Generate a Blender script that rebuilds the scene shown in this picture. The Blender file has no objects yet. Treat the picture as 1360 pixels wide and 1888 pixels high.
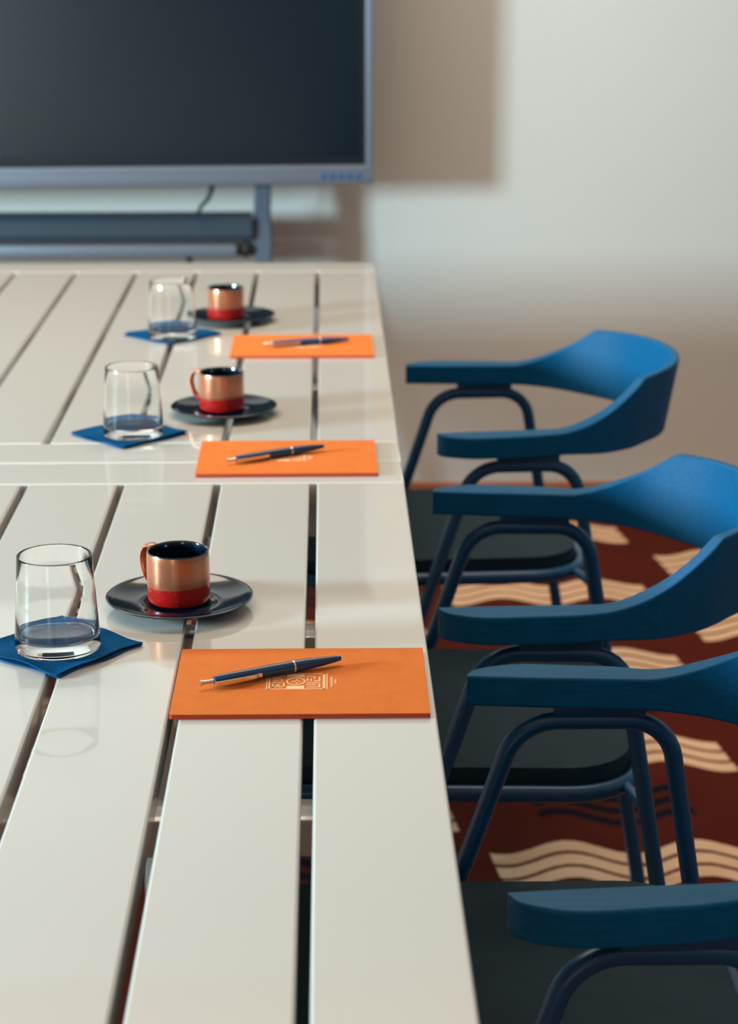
import bpy, bmesh, math, random
from mathutils import Vector, Matrix
R = math.radians
random.seed(4)
S = bpy.context.scene
COL = S.collection

# ---------------------------------------------------------------- camera, light, exposure
cam_d = bpy.data.cameras.new('camera'); cam = bpy.data.objects.new('camera', cam_d); COL.objects.link(cam)
cam_d.sensor_fit = 'VERTICAL'; cam_d.sensor_height = 36; cam_d.sensor_width = 24
cam_d.lens = 3811 / 1888 * 36
cam.location = (0, 0, 1.36)
cam.rotation_euler = (R(90) - math.atan(1103 / 3811), 0, -R(1.18))
cam_d.dof.use_dof = True; cam_d.dof.focus_distance = 1.78; cam_d.dof.aperture_fstop = 7.6
cam_d.clip_start = 0.05
S.camera = cam
S.view_settings.view_transform = 'Standard'; S.view_settings.look = 'None'
S.view_settings.gamma = 1; S.view_settings.use_curve_mapping = False
S.view_settings.exposure = -0.3
try:
    S.cycles.use_denoising = True; S.cycles.max_bounces = 12; S.cycles.transmission_bounces = 12
    S.cycles.sample_clamp_indirect = 6; S.cycles.blur_glossy = 0.5
except Exception: pass

W = bpy.data.worlds.new('world'); S.world = W; W.use_nodes = True
wn = W.node_tree.nodes; wl = W.node_tree.links
wbg = wn['Background']; wbg.inputs['Color'].default_value = (1.0, 0.81, 0.63, 1); wbg.inputs['Strength'].default_value = 0.62

def area(name, loc, target, sx, sy, power, col):
    l = bpy.data.lights.new(name, 'AREA'); l.shape = 'RECTANGLE'; l.size = sx; l.size_y = sy; l.energy = power; l.color = col
    o = bpy.data.objects.new(name, l); COL.objects.link(o); o.location = loc
    o.rotation_euler = (Vector(target) - Vector(loc)).to_track_quat('-Z', 'Y').to_euler()
    return o
area('window_daylight', (-3.06, 1.40, 1.33), (0.2, 3.8, 0.80), 0.46, 0.54, 330, (0.55, 0.82, 0.93))
area('overhead_fill', (-0.5, 3.35, 2.65), (-0.5, 3.35, 0), 2.6, 1.0, 66, (1.0, 0.86, 0.70))  # unseen fill panel, added overhead to brighten the far table
area('rear_window_daylight', (-1.50, -3.28, 1.06), (-1.50, 0, 1.06), 0.72, 1.9, 18, (0.85, 0.95, 1.0))

# ---------------------------------------------------------------- helpers
def nodes(m):
    return m.node_tree.nodes, m.node_tree.links
def mat(name, col, rough=0.5, metal=0.0, coat=0.0, coat_rough=0.05, spec=None, bump=0, bscale=60, var=0, vscale=8, stretch=None, sheen=0):
    m = bpy.data.materials.new(name); m.use_nodes = True
    n, l = nodes(m); b = n['Principled BSDF']
    b.inputs['Base Color'].default_value = (*col, 1); b.inputs['Roughness'].default_value = rough; b.inputs['Metallic'].default_value = metal
    b.inputs['Coat Weight'].default_value = coat; b.inputs['Coat Roughness'].default_value = coat_rough
    if spec is not None: b.inputs['Specular IOR Level'].default_value = spec
    if sheen: b.inputs['Sheen Weight'].default_value = sheen
    tc = n.new('ShaderNodeTexCoord'); mp = n.new('ShaderNodeMapping'); l.new(tc.outputs['Object'], mp.inputs[0])
    if stretch: mp.inputs['Scale'].default_value = stretch
    if bump:
        t = n.new('ShaderNodeTexNoise'); t.inputs['Scale'].default_value = bscale; t.inputs['Detail'].default_value = 4
        l.new(mp.outputs[0], t.inputs['Vector'])
        bp = n.new('ShaderNodeBump'); bp.inputs['Strength'].default_value = bump; bp.inputs['Distance'].default_value = 0.001
        l.new(t.outputs['Fac'], bp.inputs['Height']); l.new(bp.outputs[0], b.inputs['Normal'])
    if var:
        t = n.new('ShaderNodeTexNoise'); t.inputs['Scale'].default_value = vscale; t.inputs['Detail'].default_value = 3
        l.new(mp.outputs[0], t.inputs['Vector'])
        r = n.new('ShaderNodeValToRGB')
        r.color_ramp.elements[0].color = (*[c * (1 - var) for c in col], 1); r.color_ramp.elements[0].position = .3
        r.color_ramp.elements[1].color = (*[min(1, c * (1 + var)) for c in col], 1); r.color_ramp.elements[1].position = .7
        l.new(t.outputs['Fac'], r.inputs[0]); l.new(r.outputs[0], b.inputs['Base Color'])
    return m

def obj(name, bm, m, parent=None, smooth=True, angle=40, wn_=False):
    me = bpy.data.meshes.new(name); bmesh.ops.recalc_face_normals(bm, faces=bm.faces); bm.to_mesh(me); bm.free()
    for mm in (m if isinstance(m, (list, tuple)) else [m]): me.materials.append(mm)
    if smooth:
        me.polygons.foreach_set('use_smooth', [True] * len(me.polygons))
        me.set_sharp_from_angle(angle=R(angle))
    o = bpy.data.objects.new(name, me); COL.objects.link(o)
    if wn_:
        md = o.modifiers.new('weighted_normals', 'WEIGHTED_NORMAL'); md.keep_sharp = True
    if parent: o.parent = parent
    return o
def thing(name, label, cat, loc=(0, 0, 0), rz=0, group=None):
    o = bpy.data.objects.new(name, None); COL.objects.link(o); o.empty_display_size = .05
    o.location = loc; o.rotation_euler = (0, 0, rz); return tag(o, label, cat, group)
def tag(o, label, cat, group=None):
    o['label'] = label; o['category'] = cat
    if group: o['group'] = group
    return o
def struct(name, bm, m, smooth=False):
    o = obj(name, bm, m, smooth=smooth); o['kind'] = 'structure'; return o
def copy_tree(o, parent=None):
    c = o.copy(); COL.objects.link(c)
    if parent: c.parent = parent
    for ch in list(o.children): copy_tree(ch, c)
    return c

def box(bm, x0, x1, y0, y1, z0, z1, bev=0, seg=2, mi=0):
    r = bmesh.ops.create_cube(bm, size=1)
    vs = r['verts']
    for v in vs:
        v.co = Vector(((x0 + x1) / 2 + v.co.x * (x1 - x0), (y0 + y1) / 2 + v.co.y * (y1 - y0), (z0 + z1) / 2 + v.co.z * (z1 - z0)))
    fs = set(f for v in vs for f in v.link_faces)
    for f in fs: f.material_index = mi
    if bev:
        es = list(set(e for v in vs for e in v.link_edges))
        bmesh.ops.bevel(bm, geom=es, offset=bev, segments=seg, profile=0.5, affect='EDGES')
    return bm
def prism(bm, pts, z0, z1, bev=0, seg=2):
    vb = [bm.verts.new((x, y, z0)) for x, y in pts]; vt = [bm.verts.new((x, y, z1)) for x, y in pts]
    n = len(pts); bm.faces.new(list(reversed(vb))); top = bm.faces.new(vt)
    for i in range(n): bm.faces.new((vb[i], vb[(i + 1) % n], vt[(i + 1) % n], vt[i]))
    if bev:
        es = [e for e in bm.edges if all(v in vt for v in e.verts)] + [e for e in bm.edges if all(v in vb for v in e.verts)]
        bmesh.ops.bevel(bm, geom=es, offset=bev, segments=seg, profile=0.5, affect='EDGES')
    return bm
def rrect(x0, x1, y0, y1, r, k=8, only=None):
    pts = []
    for i, (cx, cy, a0) in enumerate(((x1 - r, y1 - r, 0), (x0 + r, y1 - r, 90), (x0 + r, y0 + r, 180), (x1 - r, y0 + r, 270))):
        if only is not None and i not in only:
            pts.append(((x1, y1), (x0, y1), (x0, y0), (x1, y0))[i]); continue
        for j in range(k + 1):
            a = R(a0 + 90 * j / k); pts.append((cx + r * math.cos(a), cy + r * math.sin(a)))
    return pts
def lathe(bm, prof, n=64, mis=None, close=False):
    rings = []
    for r, z in prof:
        if r < 1e-6: rings.append([bm.verts.new((0, 0, z))])
        else: rings.append([bm.verts.new((r * math.cos(2 * math.pi * i / n), r * math.sin(2 * math.pi * i / n), z)) for i in range(n)])
    for k in range(len(rings) - 1):
        a, b = rings[k], rings[k + 1]
        for i in range(n):
            j = (i + 1) % n
            if len(a) == 1 and len(b) == 1: continue
            if len(a) == 1: f = bm.faces.new((a[0], b[j], b[i]))
            elif len(b) == 1: f = bm.faces.new((a[i], a[j], b[0]))
            else: f = bm.faces.new((a[i], a[j], b[j], b[i]))
            if mis: f.material_index = mis[k]
    return bm
def fillet(pts, r, k=8):
    out = [Vector(pts[0])]
    for i in range(1, len(pts) - 1):
        p = Vector(pts[i]); a = (Vector(pts[i - 1]) - p); b = (Vector(pts[i + 1]) - p)
        rr = r if not isinstance(r, (list, tuple)) else r[i - 1]
        an = a.normalized(); bn = b.normalized(); half = an.angle(bn) / 2
        t = rr / math.tan(half); t = min(t, a.length * .49, b.length * .49); rr2 = t * math.tan(half)
        c = p + (an + bn).normalized() * (rr2 / math.sin(half))
        p0 = p + an * t; p1 = p + bn * t; v0 = (p0 - c); v1 = (p1 - c); ang = v0.angle(v1)
        for j in range(k + 1):
            s = j / k; out.append(c + (v0 * math.sin((1 - s) * ang) + v1 * math.sin(s * ang)) / math.sin(ang))
    out.append(Vector(pts[-1])); return out
def tube(bm, pts, r, n=14, closed=False, caps=True):
    pts = [Vector(p) for p in pts]; m = len(pts); rings = []; prev = None
    for i, p in enumerate(pts):
        if closed: t = (pts[(i + 1) % m] - pts[i - 1]).normalized()
        else: t = (pts[min(i + 1, m - 1)] - pts[max(i - 1, 0)]).normalized()
        if prev is None:
            up = Vector((0, 0, 1)) if abs(t.z) < .9 else Vector((1, 0, 0)); u = t.cross(up).normalized()
        else: u = (prev - t * prev.dot(t)).normalized()
        prev = u; v = t.cross(u)
        rr = r(i / (m - 1)) if callable(r) else r
        rings.append([bm.verts.new(p + (u * math.cos(2 * math.pi * k / n) + v * math.sin(2 * math.pi * k / n)) * rr) for k in range(n)])
    for i in range(m if closed else m - 1):
        a, b = rings[i], rings[(i + 1) % m]
        for k in range(n): bm.faces.new((a[k], a[(k + 1) % n], b[(k + 1) % n], b[k]))
    if caps and not closed:
        bm.faces.new(list(reversed(rings[0]))); bm.faces.new(rings[-1])
    return bm
def interp(tab, x):
    if x <= tab[0][0]: return tab[0][1]
    for (a, va), (b, vb) in zip(tab, tab[1:]):
        if x <= b:
            s = (x - a) / (b - a); s = s * s * (3 - 2 * s); return va + (vb - va) * s
    return tab[-1][1]
def spline(pts, n):
    out = []; P = [Vector(p) for p in pts]; P = [P[0] * 2 - P[1]] + P + [P[-1] * 2 - P[-2]]
    m = len(P) - 3
    for i in range(n + 1):
        u = i / n * m; k = min(int(u), m - 1); t = u - k; a, b, c, d = P[k:k + 4]
        out.append(0.5 * ((2 * b) + (-a + c) * t + (2 * a - 5 * b + 4 * c - d) * t * t + (-a + 3 * b - 3 * c + d) * t ** 3))
    return out

# ---------------------------------------------------------------- materials
M = {}
M['wall'] = mat('warm_white_plaster', (0.585, 0.548, 0.508), .85, bump=.15, bscale=40, var=.015, vscale=1.2)
M['side'] = mat('side_plaster', (0.60, 0.58, 0.55), .9, bump=.1)
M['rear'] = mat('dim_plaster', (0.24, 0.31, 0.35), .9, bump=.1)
M['skirt'] = mat('brown_skirting', (0.42, 0.15, 0.07), .6, bump=.1)
M['table'] = mat('cream_lacquer', (0.595, 0.582, 0.545), .30, coat=.8, coat_rough=.035, bump=.04, bscale=14)
M['blue_wood'] = mat('blue_stained_wood', (0.0, 0.086, 0.205), .5, bump=.2, bscale=110, var=.14, vscale=110, stretch=(.12, 2.5, 2.5), spec=.14)
M['blue_metal'] = mat('blue_powder_coated_steel', (0.0, 0.050, 0.135), .36, bump=.05, bscale=300)
M['seat'] = mat('charcoal_upholstery', (0.010, 0.028, 0.040), .85, spec=.25, bump=.3, bscale=500, var=.1, vscale=40)
M['orange'] = mat('orange_card', (0.69, 0.172, 0.030), .85, spec=.15, bump=.15, bscale=400, var=.05, vscale=60)
M['orange_edge'] = mat('red_orange_page_edge', (0.62, 0.06, 0.02), .8, bump=.4, bscale=300, stretch=(.05, .05, 8))
M['print'] = mat('pale_peach_print', (0.90, 0.56, 0.30), .7)
M['navy_plastic'] = mat('navy_plastic', (0.0, 0.040, 0.115), .3, coat=.2)
M['chrome'] = mat('pen_metal', (0.72, 0.66, 0.60), .22, metal=1)
M['napkin'] = mat('blue_paper_napkin', (0.0, 0.070, 0.19), .95, spec=.08, bump=.5, bscale=500, var=.08, vscale=120)
M['saucer'] = mat('navy_glaze', (0.0015, 0.010, 0.024), .12, coat=.1, coat_rough=.03)
M['inner'] = mat('navy_inner_glaze', (0.001, 0.008, 0.020), .15, coat=.6, coat_rough=.04, var=.6, vscale=200)
M['silver'] = mat('brushed_silver', (0.17, 0.19, 0.235), .42, metal=.3, bump=.05, bscale=200)
M['black'] = mat('black_bezel', (0.004, 0.007, 0.012), .35)
M['screen'] = mat('dark_screen_glass', (0.001, 0.007, 0.012), .25, spec=.70)
M['stand'] = mat('blue_grey_steel', (0.095, 0.115, 0.155), .45, metal=.2)
M['stand_dark'] = mat('dark_slate_steel', (0.030, 0.046, 0.064), .4)
M['rubber'] = mat('black_rubber', (0.01, 0.01, 0.012), .7)
M['button'] = mat('blue_keys', (0.01, 0.07, 0.2), .4)
M['frame'] = mat('window_paint', (0.5, 0.5, 0.5), .5)
M['glass'] = bpy.data.materials.new('clear_glass'); M['glass'].use_nodes = True
b = M['glass'].node_tree.nodes['Principled BSDF']
b.inputs['Transmission Weight'].default_value = 1; b.inputs['Roughness'].default_value = 0.0; b.inputs['IOR'].default_value = 1.43
b.inputs['Base Color'].default_value = (.985, .995, .99, 1)

def cup_mat():
    m = bpy.data.materials.new('two_tone_cup_glaze'); m.use_nodes = True; n, l = nodes(m); b = n['Principled BSDF']
    tc = n.new('ShaderNodeTexCoord'); sp = n.new('ShaderNodeSeparateXYZ'); l.new(tc.outputs['Object'], sp.inputs[0])
    nz = n.new('ShaderNodeTexNoise'); nz.inputs['Scale'].default_value = 25; l.new(tc.outputs['Object'], nz.inputs['Vector'])
    md = n.new('ShaderNodeMath'); md.operation = 'MULTIPLY_ADD'; l.new(nz.outputs['Fac'], md.inputs[0]); md.inputs[1].default_value = .004; l.new(sp.outputs['Z'], md.inputs[2])
    mr = n.new('ShaderNodeMapRange'); mr.inputs['From Min'].default_value = .0195; mr.inputs['From Max'].default_value = .0210; l.new(md.outputs[0], mr.inputs['Value'])
    mx = n.new('ShaderNodeMix'); mx.data_type = 'RGBA'; l.new(mr.outputs[0], mx.inputs['Factor'])
    mx.inputs['A'].default_value = (0.36, 0.004, 0.002, 1); mx.inputs['B'].default_value = (0.46, 0.15, 0.07, 1)
    sk = n.new('ShaderNodeTexNoise'); sk.inputs['Scale'].default_value = 700; l.new(tc.outputs['Object'], sk.inputs['Vector'])
    s2 = n.new('ShaderNodeMapRange'); s2.inputs['From Min'].default_value = .68; s2.inputs['From Max'].default_value = .74; l.new(sk.outputs['Fac'], s2.inputs['Value'])
    m2 = n.new('ShaderNodeMix'); m2.data_type = 'RGBA'; l.new(s2.outputs[0], m2.inputs['Factor']); l.new(mx.outputs['Result'], m2.inputs['A']); m2.inputs['B'].default_value = (.8, .35, .2, 1)
    l.new(m2.outputs['Result'], b.inputs['Base Color'])
    mm = n.new('ShaderNodeMath'); mm.operation = 'MULTIPLY'; mm.inputs[1].default_value = .55; l.new(mr.outputs[0], mm.inputs[0]); l.new(mm.outputs[0], b.inputs['Metallic'])
    b.inputs['Roughness'].default_value = .28; b.inputs['Coat Weight'].default_value = .3; b.inputs['Coat Roughness'].default_value = .08
    return m
M['cup'] = cup_mat()

def carpet_mat():
    m = bpy.data.materials.new('patterned_carpet'); m.use_nodes = True; n, l = nodes(m); b = n['Principled BSDF']
    tc = n.new('ShaderNodeTexCoord'); sp = n.new('ShaderNodeSeparateXYZ')
    nz = n.new('ShaderNodeTexNoise'); nz.inputs['Scale'].default_value = 180; l.new(tc.outputs['Object'], nz.inputs['Vector'])
    ad = n.new('ShaderNodeVectorMath'); ad.operation = 'MULTIPLY_ADD'; l.new(nz.outputs['Color'], ad.inputs[0]); ad.inputs[1].default_value = (.004, .004, 0); l.new(tc.outputs['Object'], ad.inputs[2])
    l.new(ad.outputs[0], sp.inputs[0])
    def mth(op, a, b_=None, c=None):
        q = n.new('ShaderNodeMath'); q.operation = op
        for i, v in enumerate((a, b_, c)):
            if v is None: continue
            if isinstance(v, (int, float)): q.inputs[i].default_value = v
            else: l.new(v, q.inputs[i])
        return q.outputs[0]
    X, Y = sp.outputs['X'], sp.outputs['Y']
    PX, PY = 0.476, 0.43
    u = mth('DIVIDE', mth('SUBTRACT', X, .238), PX); col = mth('FLOOR', u)
    fx = mth('MULTIPLY', mth('SUBTRACT', u, col), PX)
    par = mth('FLOORED_MODULO', col, 2.0)
    y0 = mth('MULTIPLY_ADD', par, .205, 2.803)
    wave = mth('MULTIPLY', mth('COSINE', mth('MULTIPLY', mth('SUBTRACT', fx, .124), 2 * math.pi / .197)), .0235)
    def motif(yoff, x0, x1, half, dark):
        v = mth('DIVIDE', mth('SUBTRACT', mth('SUBTRACT', Y, y0), yoff), PY)
        dy = mth('MULTIPLY', mth('SUBTRACT', v, mth('ROUND', v)), PY)
        q = mth('SUBTRACT', dy, wave)
        ins = mth('LESS_THAN', mth('ABSOLUTE', q), .0665)
        fr = mth('SUBTRACT', mth('FLOORED_MODULO', mth('ADD', q, .0225), .045), .0225)
        st = mth('LESS_THAN', mth('ABSOLUTE', fr), half)
        xx = mth('MULTIPLY_ADD', q, .13, fx)
        rng = mth('MULTIPLY', mth('GREATER_THAN', xx, x0), mth('LESS_THAN', xx, x1))
        return mth('MULTIPLY', mth('MULTIPLY', ins, st), rng), q
    beige, _ = motif(0, .012, .432, .0172, False)
    navy, nq = motif(.215, .085, .335, .0135, True)
    mx = n.new('ShaderNodeMix'); mx.data_type = 'RGBA'; l.new(beige, mx.inputs['Factor'])
    mx.inputs['A'].default_value = (0.090, 0.012, 0.006, 1); mx.inputs['B'].default_value = (0.80, 0.50, 0.31, 1)
    m2 = n.new('ShaderNodeMix'); m2.data_type = 'RGBA'; l.new(mth('MULTIPLY', navy, .95), m2.inputs['Factor']); l.new(mx.outputs['Result'], m2.inputs['A'])
    m2.inputs['B'].default_value = (0.003, 0.006, 0.012, 1)
    big = n.new('ShaderNodeTexNoise'); big.inputs['Scale'].default_value = 9; l.new(tc.outputs['Object'], big.inputs['Vector'])
    hs = n.new('ShaderNodeHueSaturation'); l.new(m2.outputs['Result'], hs.inputs['Color']); l.new(mth('MULTIPLY_ADD', big.outputs['Fac'], .35, .82), hs.inputs['Value'])
    l.new(hs.outputs[0], b.inputs['Base Color']); b.inputs['Roughness'].default_value = 1; b.inputs['Specular IOR Level'].default_value = .1
    bp = n.new('ShaderNodeBump'); bp.inputs['Strength'].default_value = .6; bp.inputs['Distance'].default_value = .004
    n2 = n.new('ShaderNodeTexNoise'); n2.inputs['Scale'].default_value = 350; l.new(tc.outputs['Object'], n2.inputs['Vector']); l.new(n2.outputs['Fac'], bp.inputs['Height']); l.new(bp.outputs[0], b.inputs['Normal'])
    return m
M['carpet'] = carpet_mat()

# ---------------------------------------------------------------- setting
XL, XR, YF, YB, H = -3.2, 2.6, 4.865, -3.2, 2.8
struct('floor', box(bmesh.new(), XL - .2, XR + .2, YB - .2, YF + .2, -.1, 0), M['carpet'])
struct('wall_far', box(bmesh.new(), XL - .2, XR + .2, YF, YF + .15, 0, H), M['wall'])
struct('wall_right', box(bmesh.new(), XR, XR + .15, YB, YF, 0, H), M['rear'])
def wall_with_hole(name, m, axis, c0, c1, a0, a1, z1, h0, h1, hz0, hz1):
    bm = bmesh.new()
    for (p0, p1, q0, q1) in ((a0, h0, 0, z1), (h1, a1, 0, z1), (h0, h1, 0, hz0), (h0, h1, hz1, z1)):
        if q1 - q0 < 1e-4 or p1 - p0 < 1e-4: continue
        if axis == 'x': box(bm, c0, c1, p0, p1, q0, q1)
        else: box(bm, p0, p1, c0, c1, q0, q1)
    return struct(name, bm, m)
wall_with_hole('wall_left', M['side'], 'x', XL - .15, XL, YB, YF, H, 1.02, 1.78, .97, 1.69)
wall_with_hole('wall_rear', M['rear'], 'y', YB - .15, YB, XL, XR, H, -1.90, -1.10, 0.02, 2.1)
def frame_bm(axis, c0, c1, a0, a1, z0, z1, t=.04):
    bm = bmesh.new()
    for (p0, p1, q0, q1) in ((a0, a0 + t, z0, z1), (a1 - t, a1, z0, z1), (a0 + t, a1 - t, z0, z0 + t), (a0 + t, a1 - t, z1 - t, z1)):
        if axis == 'x': box(bm, c0, c1, p0, p1, q0, q1, .004)
        else: box(bm, p0, p1, c0, c1, q0, q1, .004)
    return bm
struct('window_1', frame_bm('x', XL - .12, XL + .01, 1.02, 1.78, .97, 1.69), M['frame'])
struct('window_2', frame_bm('y', YB - .12, YB + .01, -1.90, -1.10, .02, 2.1), M['frame'])
struct('baseboard_far', box(bmesh.new(), XL, XR, YF - .012, YF, 0, .028, .003), M['skirt'])

# ---------------------------------------------------------------- tables
XE = .0868; TZ = .74; PITCH = .1087; GAP = .0085
def make_table(name, y0, y1, label, far):
    L = y1 - y0; RW = .0925; nsl = 16  # unseen slats added on the left keep window light off the lower wall
    t = thing(name, label, 'table', (XE - (nsl * PITCH - .004) / 2, (y0 + y1) / 2, 0), 0, None)
    ox, oy = t.location.x, t.location.y
    bm = bmesh.new(); TH = .026
    g = [XE - .0 - .1035 - PITCH * k for k in range(nsl - 1)]       # gap centres
    xs = [XE] + g; xl = g[-1] - .1035
    edges = []
    hi = XE
    for gc in g: edges.append((gc + GAP / 2, hi)); hi = gc - GAP / 2
    edges.append((xl, hi))
    for a, b_ in edges: box(bm, a - ox, b_ - ox, y0 + RW + .0006 - oy, y1 - RW - .0006 - oy, TZ - TH, TZ, .0026, 3)
    for (ya, yb, on) in ((y0, y0 + RW, () if far else (2, 3)), (y1 - RW, y1, (0, 1) if far else ())):
        b2 = bmesh.new(); prism(b2, rrect(xl - ox, XE - ox, ya - oy, yb - oy, .022, 6, on), TZ - TH, TZ, .0026, 3)
        me = bpy.data.meshes.new('tmp'); b2.to_mesh(me); b2.free(); bm.from_mesh(me); bpy.data.meshes.remove(me)
    top = obj('tabletop', bm, M['table'], t, angle=60, wn_=True)
    for ya in (y0 + .03, y1 - .07):
        obj('apron', box(bmesh.new(), xl + .05 - ox, XE - .05 - ox, ya - oy, ya + .04 - oy, TZ - TH - .045, TZ - TH, .002), M['table'], t)
    for yy in (y0 + L * .36, y0 + L * .64):
        obj('crossbar', box(bmesh.new(), xl + .03 - ox, XE - .03 - ox, yy - .02 - oy, yy + .02 - oy, TZ - TH - .03, TZ - TH, .002), M['table'], t)
    for x in (xl + .27, XE - .31):
        for y in (y0 + .04, y1 - .08):
            obj('leg', box(bmesh.new(), x - ox, x + .04 - ox, y - oy, y + .04 - oy, 0, TZ - TH - .002, .003), M['table'], t)
    return t
make_table('slatted_table', .910, 2.3545, 'cream lacquered slatted table nearest the camera, carrying the nearest saucer', False)
make_table('slatted_table', 2.3565, 3.801, 'cream lacquered slatted table standing farther away, pushed end to end with the nearer one', True)

# ---------------------------------------------------------------- chair
def chair(label, loc, rz, group='blue armchairs along the table'):
    t = thing('armchair', label, 'chair', loc, rz, group)
    # one bent-wood bow: both armrests and the backrest
    half = [(.124, .2195), (.154, .2165), (.205, .2125), (.265, .2085), (.320, .202), (.365, .188), (.405, .160), (.445, .116), (.471, .062), (.479, 0)]   # inner edge
    path = [(x, y) for x, y in half] + [(x, -y) for x, y in reversed(half[:-1])]
    P = spline([(x, y, 0) for x, y in path], 150)
    Ls = [0]
    for a, b_ in zip(P, P[1:]): Ls.append(Ls[-1] + (b_ - a).length)
    tot = Ls[-1]; bm = bmesh.new(); rings = []; K = 20
    for i, p in enumerate(P):
        s = min(Ls[i], tot - Ls[i])
        tang = (P[min(i + 1, len(P) - 1)] - P[max(i - 1, 0)]).normalized(); nrm = Vector((tang.y, -tang.x, 0))
        # nrm should point outward (away from the seat centre)
        if nrm.dot(p - Vector((.25, 0, 0))) < 0: nrm = -nrm
        w = interp([(0, .033), (.06, .039), (.12, .037), (.20, .027), (.27, .017), (.34, .012), (.6, .011)], s)
        if s < .050: w *= .22 + .78 * math.sqrt(max(0.0, 1 - (1 - s / .050) ** 2))
        p = p + nrm * (w / 2)
        tt = (s - .165) / .127; zt = .681 if tt <= 0 else min(.681 + .061 * tt ** 1.6, .7465 - .0045 * math.exp(-max(0, s - .292) / .05))
        zb = interp([(0, .651), (.15, .650), (.30, .642), (.40, .640), (.5, .640)], s)
        lean = interp([(0, 0), (.2, .0), (.34, .016), (.5, .020)], s)
        inw = interp([(0, 0), (.12, 0), (.24, .004), (.5, 0)], s)
        ring = []; hh = (zt - zb) / 2; zc = (zt + zb) / 2; rad = min(.0032, w * .42, hh * .9)
        for qx, qz, a0 in ((1, 1, 0), (-1, 1, 90), (-1, -1, 180), (1, -1, 270)):
            for j in range(5):
                aa = R(a0 + 90 * j / 4); X_ = qx * (w / 2 - rad) + rad * math.cos(aa); Z_ = qz * (hh - rad) + rad * math.sin(aa)
                ring.append(bm.verts.new((p.x + nrm.x * (X_ + lean * Z_ / hh * .5), p.y + nrm.y * (X_ + lean * Z_ / hh * .5), zc + Z_)))
        rings.append(ring)
    for a, b_ in zip(rings, rings[1:]):
        for k in range(K): bm.faces.new((a[k], a[(k + 1) % K], b_[(k + 1) % K], b_[k]))
    bm.faces.new(rings[0]); bm.faces.new(list(reversed(rings[-1])))
    obj('backrest', bm, M['blue_wood'], t, angle=60, wn_=True)['label'] = 'curved blue wooden backrest running into both armrests'
    for sgn in (-1, 1):
        ya = .226 * sgn
        pts = fillet([(-.035, ya * 1.03, 0.004), (.173, ya, .6335), (.314, ya, .6335), (.421, ya * 1.05, .004)], [.052, .045], 10)
        fr = obj('side_frame', tube(bmesh.new(), pts, .0087, 18), M['blue_metal'], t)
        obj('arm_mount', box(bmesh.new(), .206, .292, ya - .007, ya + .007, .638, .653, .002), M['blue_metal'], t)
        for (fx, fy) in ((-.035, ya * 1.03), (.421, ya * 1.05)):
            bm = bmesh.new(); lathe(bm, [(0, 0), (.0105, 0), (.0112, .004), (.0105, .014), (.0086, .016), (0, .016)], 18)
            bmesh.ops.translate(bm, verts=bm.verts, vec=(fx, fy, 0)); obj('foot', bm, M['rubber'], fr)
    # seat rim and pad
    zr = .463
    rim = rrect(-.10, .345, -.193, .193, .080, 10)
    bm = bmesh.new()
    tube(bm, [(x, y, zr) for x, y in rim], .0095, 12, closed=True)
    obj('seat_frame', bm, M['blue_metal'], t)
    bm = bmesh.new(); prism(bm, rrect(-.094, .337, -.184, .184, .076, 10), zr - .006, zr + .026, .0155, 6)
    obj('seat', bm, M['seat'], t)
    for sgn in (-1, 1):
        for p0, p1 in (((.118, .191), (.119, .2285)), ((.327, .168), (.342, .2285))):
            obj('bracket', tube(bmesh.new(), [(p0[0], p0[1] * sgn, zr), (p1[0], p1[1] * sgn, zr)], .006, 12), M['blue_metal'], t)
    return t
A = chair('blue wooden armchair farthest from the camera, standing in front of the bare wall', (0.012, 2.943, 0), R(3.4))
B = copy_tree(A); B.location = (-.004, 2.221, 0); B.rotation_euler = (0, 0, -R(2.2)); B['label'] = 'blue wooden armchair in the middle, between the farthest and the nearest armchair'
Cc = copy_tree(A); Cc.location = (0.004, 1.577, 0); Cc.rotation_euler = (0, 0, 0); Cc['label'] = 'blue wooden armchair nearest the camera, one arm in the bottom right corner'

# ---------------------------------------------------------------- display on its trolley
tv = thing('television', 'large dark flat screen display in a silver frame standing before the wall', 'television', (.1035, 4.560, .790), R(3.3))
WX, HZ = 1.47, .86
bm = bmesh.new()
box(bm, -WX, 0, -.004, .05, 0, .042, .004); box(bm, -WX, 0, -.004, .05, HZ - .022, HZ, .003)
box(bm, -.017, 0, -.004, .05, .0415, HZ - .0215, .003); box(bm, -WX, -WX + .017, -.004, .05, .0415, HZ - .0215, .003)
obj('frame', bm, M['silver'], tv)
obj('back_cover', box(bmesh.new(), -WX + .02, -.02, .03, .058, .03, HZ - .02, .005), M['stand_dark'], tv)
bm = bmesh.new()
box(bm, -WX + .017, -.017, .002, .03, .0415, .0585); box(bm, -WX + .017, -.017, .002, .03, HZ - .037, HZ - .0215)
box(bm, -.029, -.017, .002, .03, .0584, HZ - .0368); box(bm, -WX + .017, -WX + .029, .002, .03, .0584, HZ - .0368)
obj('bezel', bm, M['black'], tv, smooth=False)
obj('screen', box(bmesh.new(), -WX + .029, -.029, .006, .029, .0585, HZ - .037), M['screen'], tv, smooth=False)
for k in range(5):
    obj('button', box(bmesh.new(), -.115 + k * .019, -.104 + k * .019, -.006, 0, .013, .024, .001), M['button'], tv)
bm = bmesh.new(); box(bm, -WX, 0, -.0052, -.003, .030, .0325)
obj('trim_line', bm, M['stand'], tv, smooth=False)

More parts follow.
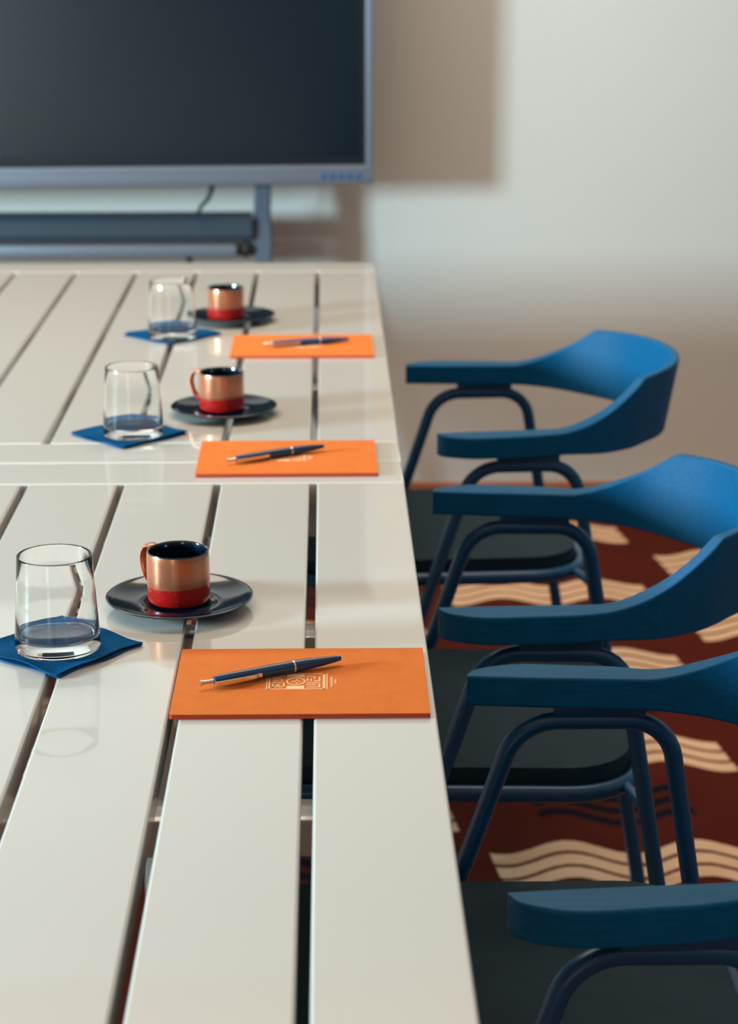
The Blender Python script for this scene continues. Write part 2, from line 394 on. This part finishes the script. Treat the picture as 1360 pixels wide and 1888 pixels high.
st = thing('display_stand', 'blue-grey steel trolley stand with crossbar, holding up the large display', 'stand', (-.62, 4.65, 0), R(0))
def P3(x, y, z): return (x + .62, y - 4.65, z)
for sx in (0, 1):
    X0 = -.1415 if sx == 0 else -1.10; dr = 1 if sx == 0 else -1
    bm = bmesh.new()
    # flat upright with a bowed leg flaring outwards to the floor
    cl = [(X0, 1.30), (X0, 1.12), (X0, .94), (X0, .84), (X0, .77), (X0 - .002 * dr, .71), (X0 - .002 * dr, .65), (X0 + .006 * dr, .59), (X0 + .05 * dr, .46), (X0 + .16 * dr, .16), (X0 + .19 * dr, .055)]
    sp = spline([(x, 0, z) for x, z in cl], 60); prev = None; rings = []
    for i, p in enumerate(sp):
        tg = (sp[min(i + 1, 60)] - sp[max(i - 1, 0)]).normalized(); nx = Vector((tg.z, 0, -tg.x))
        if nx.x < 0: nx = -nx
        w = .0185 + .006 * math.exp(-((p.z - .665) / .03) ** 2)
        c = Vector(P3(p.x, 4.64, p.z))
        rings.append([bm.verts.new(c + nx * a + Vector((0, b_, 0))) for a, b_ in ((-w, -.016), (-w * .8, -.022), (w * .8, -.022), (w, -.016), (w, .016), (w * .8, .022), (-w * .8, .022), (-w, .016))])
    for a, b_ in zip(rings, rings[1:]):
        for k in range(8): bm.faces.new((a[k], a[(k + 1) % 8], b_[(k + 1) % 8], b_[k]))
    bm.faces.new(rings[0]); bm.faces.new(rings[-1])
    obj('upright', bm, M['stand'], st, angle=30)
    fx = X0 + .19 * dr
    ft = obj('foot', box(bmesh.new(), *[fx + .62 - .025, fx + .62 + .025], -.30, .185, .055, .085, .006), M['stand'], st)
    for yy in (-.27, .16):
        bm = bmesh.new(); lathe(bm, [(0, -.012), (.022, -.012), (.0255, -.008), (.0255, .008), (.022, .012), (0, .012)], 24)
        bmesh.ops.rotate(bm, verts=bm.verts, cent=(0, 0, 0), matrix=Matrix.Rotation(R(90), 3, 'Y')); bmesh.ops.translate(bm, verts=bm.verts, vec=(fx + .62, yy, .0262))
        box(bm, fx + .62 - .006, fx + .62 + .006, yy - .008, yy + .008, .03, .056)
        obj('caster', bm, M['rubber'], ft)
bm = bmesh.new()
prof = [(-.042, .659), (-.050, .671), (-.050, .704), (-.040, .716), (.010, .716), (.014, .659)]
va = [bm.verts.new((-1.09 + .62, y, z)) for y, z in prof]; vb = [bm.verts.new((-.166 + .62, y, z)) for y, z in prof]
for k in range(6): bm.faces.new((va[k], va[(k + 1) % 6], vb[(k + 1) % 6], vb[k]))
bm.faces.new(va); bm.faces.new(list(reversed(vb)))
obj('crossbar', bm, M['stand_dark'], st, angle=30)
obj('tray', box(bmesh.new(), -1.08 + .62, -.200 + .62, -.055, .01, .624, .651, .006), M['silver'], st)
bm = bmesh.new(); tube(bm, [(-.202 + .62, -.03, .638), (-.160 + .62, -.022, .638)], .014, 16); tube(bm, [(-.186 + .62, -.03, .638), (-.176 + .62, -.03, .638)], .019, 16)
obj('hinge', bm, M['rubber'], st)
bm = bmesh.new(); tube(bm, [(-.308 + .62, -.03, .625), (-.308 + .62, -.03, .608)], .007, 12); obj('hook', bm, M['rubber'], st)
obj('mount_plate', box(bmesh.new(), -.90 + .62, -.35 + .62, -.056, -.012, .98, 1.25, .003), M['stand_dark'], st)
for zz in (1.04, 1.19): obj('mount_rail', box(bmesh.new(), -1.10 + .62, -.13 + .62, -.012, .012, zz - .015, zz + .015, .003), M['stand_dark'], st)
cb = obj('cable', tube(bmesh.new(), spline([(-.250, 4.575, .7885), (-.252, 4.57, .778), (-.260, 4.565, .758), (-.274, 4.572, .742), (-.281, 4.585, .730), (-.284, 4.598, .7225)], 24), lambda s: .0062 - .0028 * s, 10), M['rubber'])
tag(cb, 'short dark cable hanging from the bottom edge of the display', 'cable')

# ---------------------------------------------------------------- notebooks and pens
def emblem(parent, z):
    """pale square monogram printed on the cover, turned a quarter turn; x across, y away"""
    bm = bmesh.new(); zz = z + .0001; th = .0001
    def r(x0, y0, x1, y1): box(bm, x0, x1, y0, y1, zz - th, zz + th)
    W2, H2 = .0255, .0180
    r(-W2, -H2, -W2 + .0010, H2); r(W2 - .0010, -H2, W2, H2)
    r(-W2 + .0019, -H2, W2 - .0019, -H2 + .0011); r(-W2 + .0019, H2 - .0011, W2 - .0019, H2)
    r(-W2 + .0019, -H2, -W2 + .0033, H2); r(W2 - .0040, -H2, W2 - .0019, H2)
    # centre panel ring and cross pieces
    r(-.0085, -H2 + .0011, .0062, -.0105); r(-.0085, .0105, .0062, H2 - .0011)
    k = 28
    for a0 in range(k):
        a = 2 * math.pi * a0 / k; b_ = 2 * math.pi * (a0 + 1) / k
        q = [(math.cos(a) * .0082, math.sin(a) * .0088), (math.cos(b_) * .0082, math.sin(b_) * .0088), (math.cos(b_) * .0066, math.sin(b_) * .0070), (math.cos(a) * .0066, math.sin(a) * .0070)]
        bm.faces.new([bm.verts.new((x - .001, y, zz + th)) for x, y in q])
    r(-.0045, -.0012, .0030, .0008); r(-.0010, -.0045, .0006, .0045)
    # left glyphs (quarter-turned letters)
    r(-.0205, -.0130, -.0115, -.0116); r(-.0205, -.0130, -.0192, -.0060); r(-.0175, -.0095, -.0140, -.0070); r(-.0115, -.0110, -.0100, -.0045)
    r(-.0205, -.0035, -.0100, -.0020); r(-.0205, .0010, -.0150, .0024); r(-.0135, .0010, -.0120, .0070); r(-.0205, .0055, -.0120, .0070)
    r(-.0190, .0095, -.0130, .0109); r(-.0205, .0095, -.0192, .0145); r(-.0150, .0130, -.0100, .0144)
    # right glyphs
    r(.0080, -.0140, .0195, -.0126); r(.0180, -.0126, .0195, -.0060); r(.0080, -.0085, .0160, -.0070); r(.0080, -.0040, .0190, -.0026)
    r(.0080, .0005, .0094, .0075); r(.0110, .0005, .0124, .0060); r(.0140, .0000, .0195, .0014); r(.0181, .0014, .0195, .0110); r(.0140, .0060, .0154, .0120); r(.0080, .0110, .0150, .0124)
    # two short lines of small type beside it
    for i in range(11): r(.0280, -.0125 + i * .0021, .0298, -.0112 + i * .0021)
    for i in range(5): r(.0312, -.0062 + i * .0021, .0328, -.0049 + i * .0021)
    e = obj('emblem', bm, M['print'], parent, smooth=False); e['label'] = 'pale square emblem with a short line of small print beside it'
    return e
NW, NH, NT = .2095, .1535, .0042
def notebook(loc, rz, label):
    t = thing('notebook', label, 'notebook', loc, rz, 'orange notebooks laid along the table edge')
    bm = bmesh.new(); prism(bm, rrect(-NW / 2 + .0006, NW / 2 - .0006, -NH / 2 + .0006, NH / 2 - .0006, .0015, 3), .0005, NT - .0006)
    obj('pages', bm, M['orange_edge'], t, smooth=False)
    def sheet(z0, z1):
        bm = bmesh.new(); nx = 16; ny = 10; g = []
        top = []
        for z in (z0, z1): g.append([[bm.verts.new((-NW / 2 + NW * i / nx, -NH / 2 + NH * j / ny, z)) for i in range(nx + 1)] for j in range(ny + 1)])
        for kk in (0, 1):
            for j in range(ny):
                for i in range(nx): bm.faces.new((g[kk][j][i], g[kk][j][i + 1], g[kk][j + 1][i + 1], g[kk][j + 1][i]))
        for i in range(nx):
            for j in (0, ny): bm.faces.new((g[0][j][i], g[0][j][i + 1], g[1][j][i + 1], g[1][j][i]))
        for j in range(ny):
            for i in (0, nx): bm.faces.new((g[0][j][i], g[0][j + 1][i], g[1][j + 1][i], g[1][j][i]))
        return bm
    cv = obj('cover', sheet(NT - .0007, NT), M['orange'], t, smooth=False)
    obj('back_cover', sheet(0.0002, .0007), M['orange_edge'], t, smooth=False)
    e = emblem(cv, NT); e.location = (-.0035, -.0040, 0)
    return t
def pen(loc, rz, label):
    t = thing('ballpoint_pen', label, 'pen', loc, rz, 'navy ballpoint pens lying on the notebooks')
    r0 = .0052
    def lx(prof, m, name, par=t):
        bm = bmesh.new(); lathe(bm, [(r, x) for x, r in prof], 28)
        bmesh.ops.rotate(bm, verts=bm.verts, cent=(0, 0, 0), matrix=Matrix.Rotation(R(90), 3, 'Y'))
        bmesh.ops.translate(bm, verts=bm.verts, vec=(0, 0, r0 + .0001)); return obj(name, bm, m, par)
    # x runs from pusher (-) to tip (+)
    lx([(-.0525, 0), (-.0525, .0036), (-.0518, .0042), (-.030, .0048), (.0, .0052), (.0195, .0052), (.0195, 0)], M['navy_plastic'], 'barrel')
    lx([(.0190, 0), (.0190, .00535), (.0205, .00535), (.0205, 0)], M['chrome'], 'ring')
    lx([(.0202, 0), (.0202, .0052), (.034, .0048), (.048, .0039), (.060, .0027), (.0645, .0021), (.0652, 0)], M['navy_plastic'], 'tip_section')
    lx([(-.0655, 0), (-.0655, .0018), (-.0648, .0024), (-.0635, .0024), (-.0628, .0018), (-.0524, .0018), (-.0524, 0)], M['chrome'], 'push_button')
    bm = bmesh.new()
    # clip lies along the side facing the near edge (-y)
    pts = [(-.0535, -.0040), (-.0535, -.0074), (-.045, -.0078), (-.030, -.0076), (-.018, -.0066), (-.0145, -.0052), (-.0115, -.0058)]
    sp = spline([(x, y, 0) for x, y in pts], 36)
    rings = []
    for p in sp:
        rings.append([bm.verts.new((p.x, p.y + dy, r0 + dz)) for dy, dz in ((-.0005, -.0017), (.0005, -.0017), (.0005, .0017), (-.0005, .0017))])
    for a, b_ in zip(rings, rings[1:]):
        for k in range(4): bm.faces.new((a[k], a[(k + 1) % 4], b_[(k + 1) % 4], b_[k]))
    bm.faces.new(rings[0]); bm.faces.new(rings[-1])
    obj('clip', bm, M['chrome'], t, angle=50)
    return t
for (c, rz, lab) in (((-.0232, 1.6230, TZ + .0002), R(-.2), 'nearest'), ((-.0475, 2.3650, TZ + .0002), R(.3), 'middle'), ((-.0368, 3.0230, TZ + .0002), R(.2), 'farthest')):
    notebook(c, rz, {'nearest': 'orange notebook nearest the camera, its pale emblem clearly visible below the pen', 'middle': 'orange notebook lying across the joint between the two tables', 'farthest': 'orange notebook farthest from the camera, lying on the farther table'}[lab])
ZP = TZ + NT + .0004
pen((-.0480, 1.6310, ZP), R(26.5), 'navy ballpoint pen lying on the nearest orange notebook')
pen((-.0610, 2.3590, ZP), R(30), 'navy ballpoint pen lying on the middle orange notebook across the table joint')
pen((-.0300, 3.0200, ZP), R(16), 'navy ballpoint pen lying on the farthest orange notebook')

# ---------------------------------------------------------------- napkins, glasses
def napkin(c, phi, seed, label):
    rnd = random.Random(seed); bm = bmesh.new(); n = 24; hs = .0522
    ph = [rnd.uniform(0, 6.28) for _ in range(6)]
    o = thing('paper_napkin', label, 'napkin', (c[0], c[1], TZ + .0003), phi - math.pi / 4, 'blue paper napkins under the tumblers')
    for lay in range(2):
        g = []; bm = bmesh.new()
        zb = .0012 * lay
        for k in (0, 1):
            rows = []
            for j in range(n + 1):
                row = []
                for i in range(n + 1):
                    x = -1 + 2 * i / n; y = -1 + 2 * j / n
                    ex = hs * (1 - .012 * lay) 
                    wob = .0016 * math.sin(5.2 * y + ph[0] + lay) * abs(x) ** 4; wob2 = .0016 * math.sin(4.7 * x + ph[1] + lay * 2) * abs(y) ** 4
                    d = max(abs(x), abs(y)); lift = 0 if d < .72 else ((d - .72) / .28) ** 2 * (.0011 + .0016 * (.5 + .5 * math.sin(3.3 * x - 2.7 * y + ph[2]))) * (1 if lay else .35)
                    row.append(bm.verts.new((x * ex + wob, y * ex + wob2, zb + lift + .0010 * k)))
                rows.append(row)
            g.append(rows)
        for k in (0, 1):
            for j in range(n):
                for i in range(n): bm.faces.new((g[k][j][i], g[k][j][i + 1], g[k][j + 1][i + 1], g[k][j + 1][i]))
        for i in range(n):
            for j in (0, n):
                bm.faces.new((g[0][j][i], g[0][j][i + 1], g[1][j][i + 1], g[1][j][i])); bm.faces.new((g[0][i][j], g[0][i + 1][j], g[1][i + 1][j], g[1][i][j]))
        obj('fold', bm, M['napkin'], o, angle=60)
    return o
napkin((-.2365, 1.7145), R(5.8), 1, 'blue folded napkin under the nearest tumbler')
napkin((-.2455, 2.4930), R(-.5), 2, 'blue folded napkin under the middle tumbler')
napkin((-.2365, 3.1190), R(2.3), 3, 'blue folded napkin under the farthest tumbler')
GZ = TZ + .0003 + .0012 + .0010 + .0002
def tumbler(label, x, y):
    bm = bmesh.new()
    prof = [(0, 0), (.0345, 0), (.0365, .0008), (.0374, .0035), (.0372, .010), (.0355, .036), (.0338, .062), (.0326, .0838), (.0322, .0850), (.0315, .0854), (.0310, .0850), (.0308, .0838),
            (.0325, .062), (.0342, .036), (.0356, .0165), (.0343, .0122), (.030, .0112), (.018, .0100), (0, .0095)]
    lathe(bm, prof, 72)
    o = obj('glass_tumbler', bm, M['glass'], angle=80); o.location = (x, y, GZ)
    return tag(o, label, 'glass', 'clear tumblers on blue napkins')
G1 = tumbler('clear glass tumbler nearest the camera, standing on its blue napkin', -.2370, 1.7115)
for (x, y, l) in ((-.2395, 2.4850, 'clear glass tumbler on the middle blue napkin, left of the middle saucer'), (-.2345, 3.0985, 'clear glass tumbler on the farthest blue napkin')):
    o = G1.copy(); COL.objects.link(o); o.location = (x, y, GZ); o['label'] = l

# ---------------------------------------------------------------- saucers, cups
def saucer_bm():
    bm = bmesh.new()
    prof = [(0, .0022), (.0215, .0022), (.0235, .0002), (.0255, 0), (.0275, .0005), (.045, .0048), (.0600, .0102), (.0660, .0134), (.0680, .0150), (.0684, .0160), (.0678, .0168), (.0664, .0166),
            (.0630, .0148), (.0560, .0112), (.0460, .0082), (.0385, .0068), (.0362, .0072), (.0348, .0072), (.0336, .0062), (.0326, .0050), (.018, .0048), (0, .0048)]
    return lathe(bm, [(r, z * .70) for r, z in prof], 96)
SA = obj('saucer', saucer_bm(), M['saucer'], angle=60)
tag(SA, 'glossy navy saucer nearest the camera, beside the nearest tumbler', 'saucer', 'navy saucers'); SA.location = (-.1385, 1.8290, TZ + .0002)
spots = [(-.1385, 1.8290), (-.1333, 2.6010), (-.1505, 3.2360)]
for (x, y), l in zip(spots[1:], ('glossy navy saucer in the middle, just beyond the table joint', 'glossy navy saucer farthest from the camera, near the table\'s far end')):
    o = SA.copy(); COL.objects.link(o); o.location = (x, y, TZ + .0002); o['label'] = l
def make_cup(label, x, y, rz):
    t = thing('coffee_cup', label, 'cup', (x, y, TZ + .0002 + .0038), rz, 'red and copper cups on saucers')
    prof = [(0, .0012), (.0240, .0012), (.0258, 0), (.0285, .0008), (.0296, .0032), (.0299, .0080), (.0300, .030), (.0299, .0430), (.0296, .0484), (.0290, .0495),
            (.0280, .0491), (.0275, .0480), (.0274, .041), (.0273, .015), (.0262, .0085), (.022, .0058), (0, .0052)]
    mis = [0] * 8 + [1] * 8
    prof = [(r * .975, z) for r, z in prof]
    obj('cup_body', lathe(bmesh.new(), prof, 80, mis), [M['cup'], M['inner']], t, angle=70)
    bm = bmesh.new(); sp = spline([(.0280, 0, .0455), (.036, 0, .0465), (.0435, 0, .0430), (.0475, 0, .0335), (.0455, 0, .0215), (.039, 0, .0125), (.0280, 0, .0085)], 40)
    rings = []
    for i, p in enumerate(sp):
        tg = (sp[min(i + 1, 40)] - sp[max(i - 1, 0)]).normalized(); nn = Vector((tg.z, 0, -tg.x))
        rings.append([bm.verts.new(p + nn * .0023 * math.cos(2 * math.pi * k / 14) + Vector((0, 1, 0)) * .0052 * math.sin(2 * math.pi * k / 14)) for k in range(14)])
    for a, b_ in zip(rings, rings[1:]):
        for k in range(14): bm.faces.new((a[k], a[(k + 1) % 14], b_[(k + 1) % 14], b_[k]))
    bm.faces.new(rings[0]); bm.faces.new(rings[-1])
    obj('handle', bm, M['cup'], t)
    return t
C1 = make_cup('red and copper coffee cup nearest the camera, on its navy saucer', -.1396, 1.8360, R(137))
C2 = copy_tree(C1); C2.location = (-.1366, 2.6140, C1.location.z); C2.rotation_euler = (0, 0, R(148)); C2['label'] = 'red and copper coffee cup on the middle saucer, handle showing at its left'
C3 = copy_tree(C1); C3.location = (-.1600, 3.2420, C1.location.z); C3.rotation_euler = (0, 0, R(85)); C3['label'] = 'red and copper coffee cup farthest from the camera, its handle hidden'
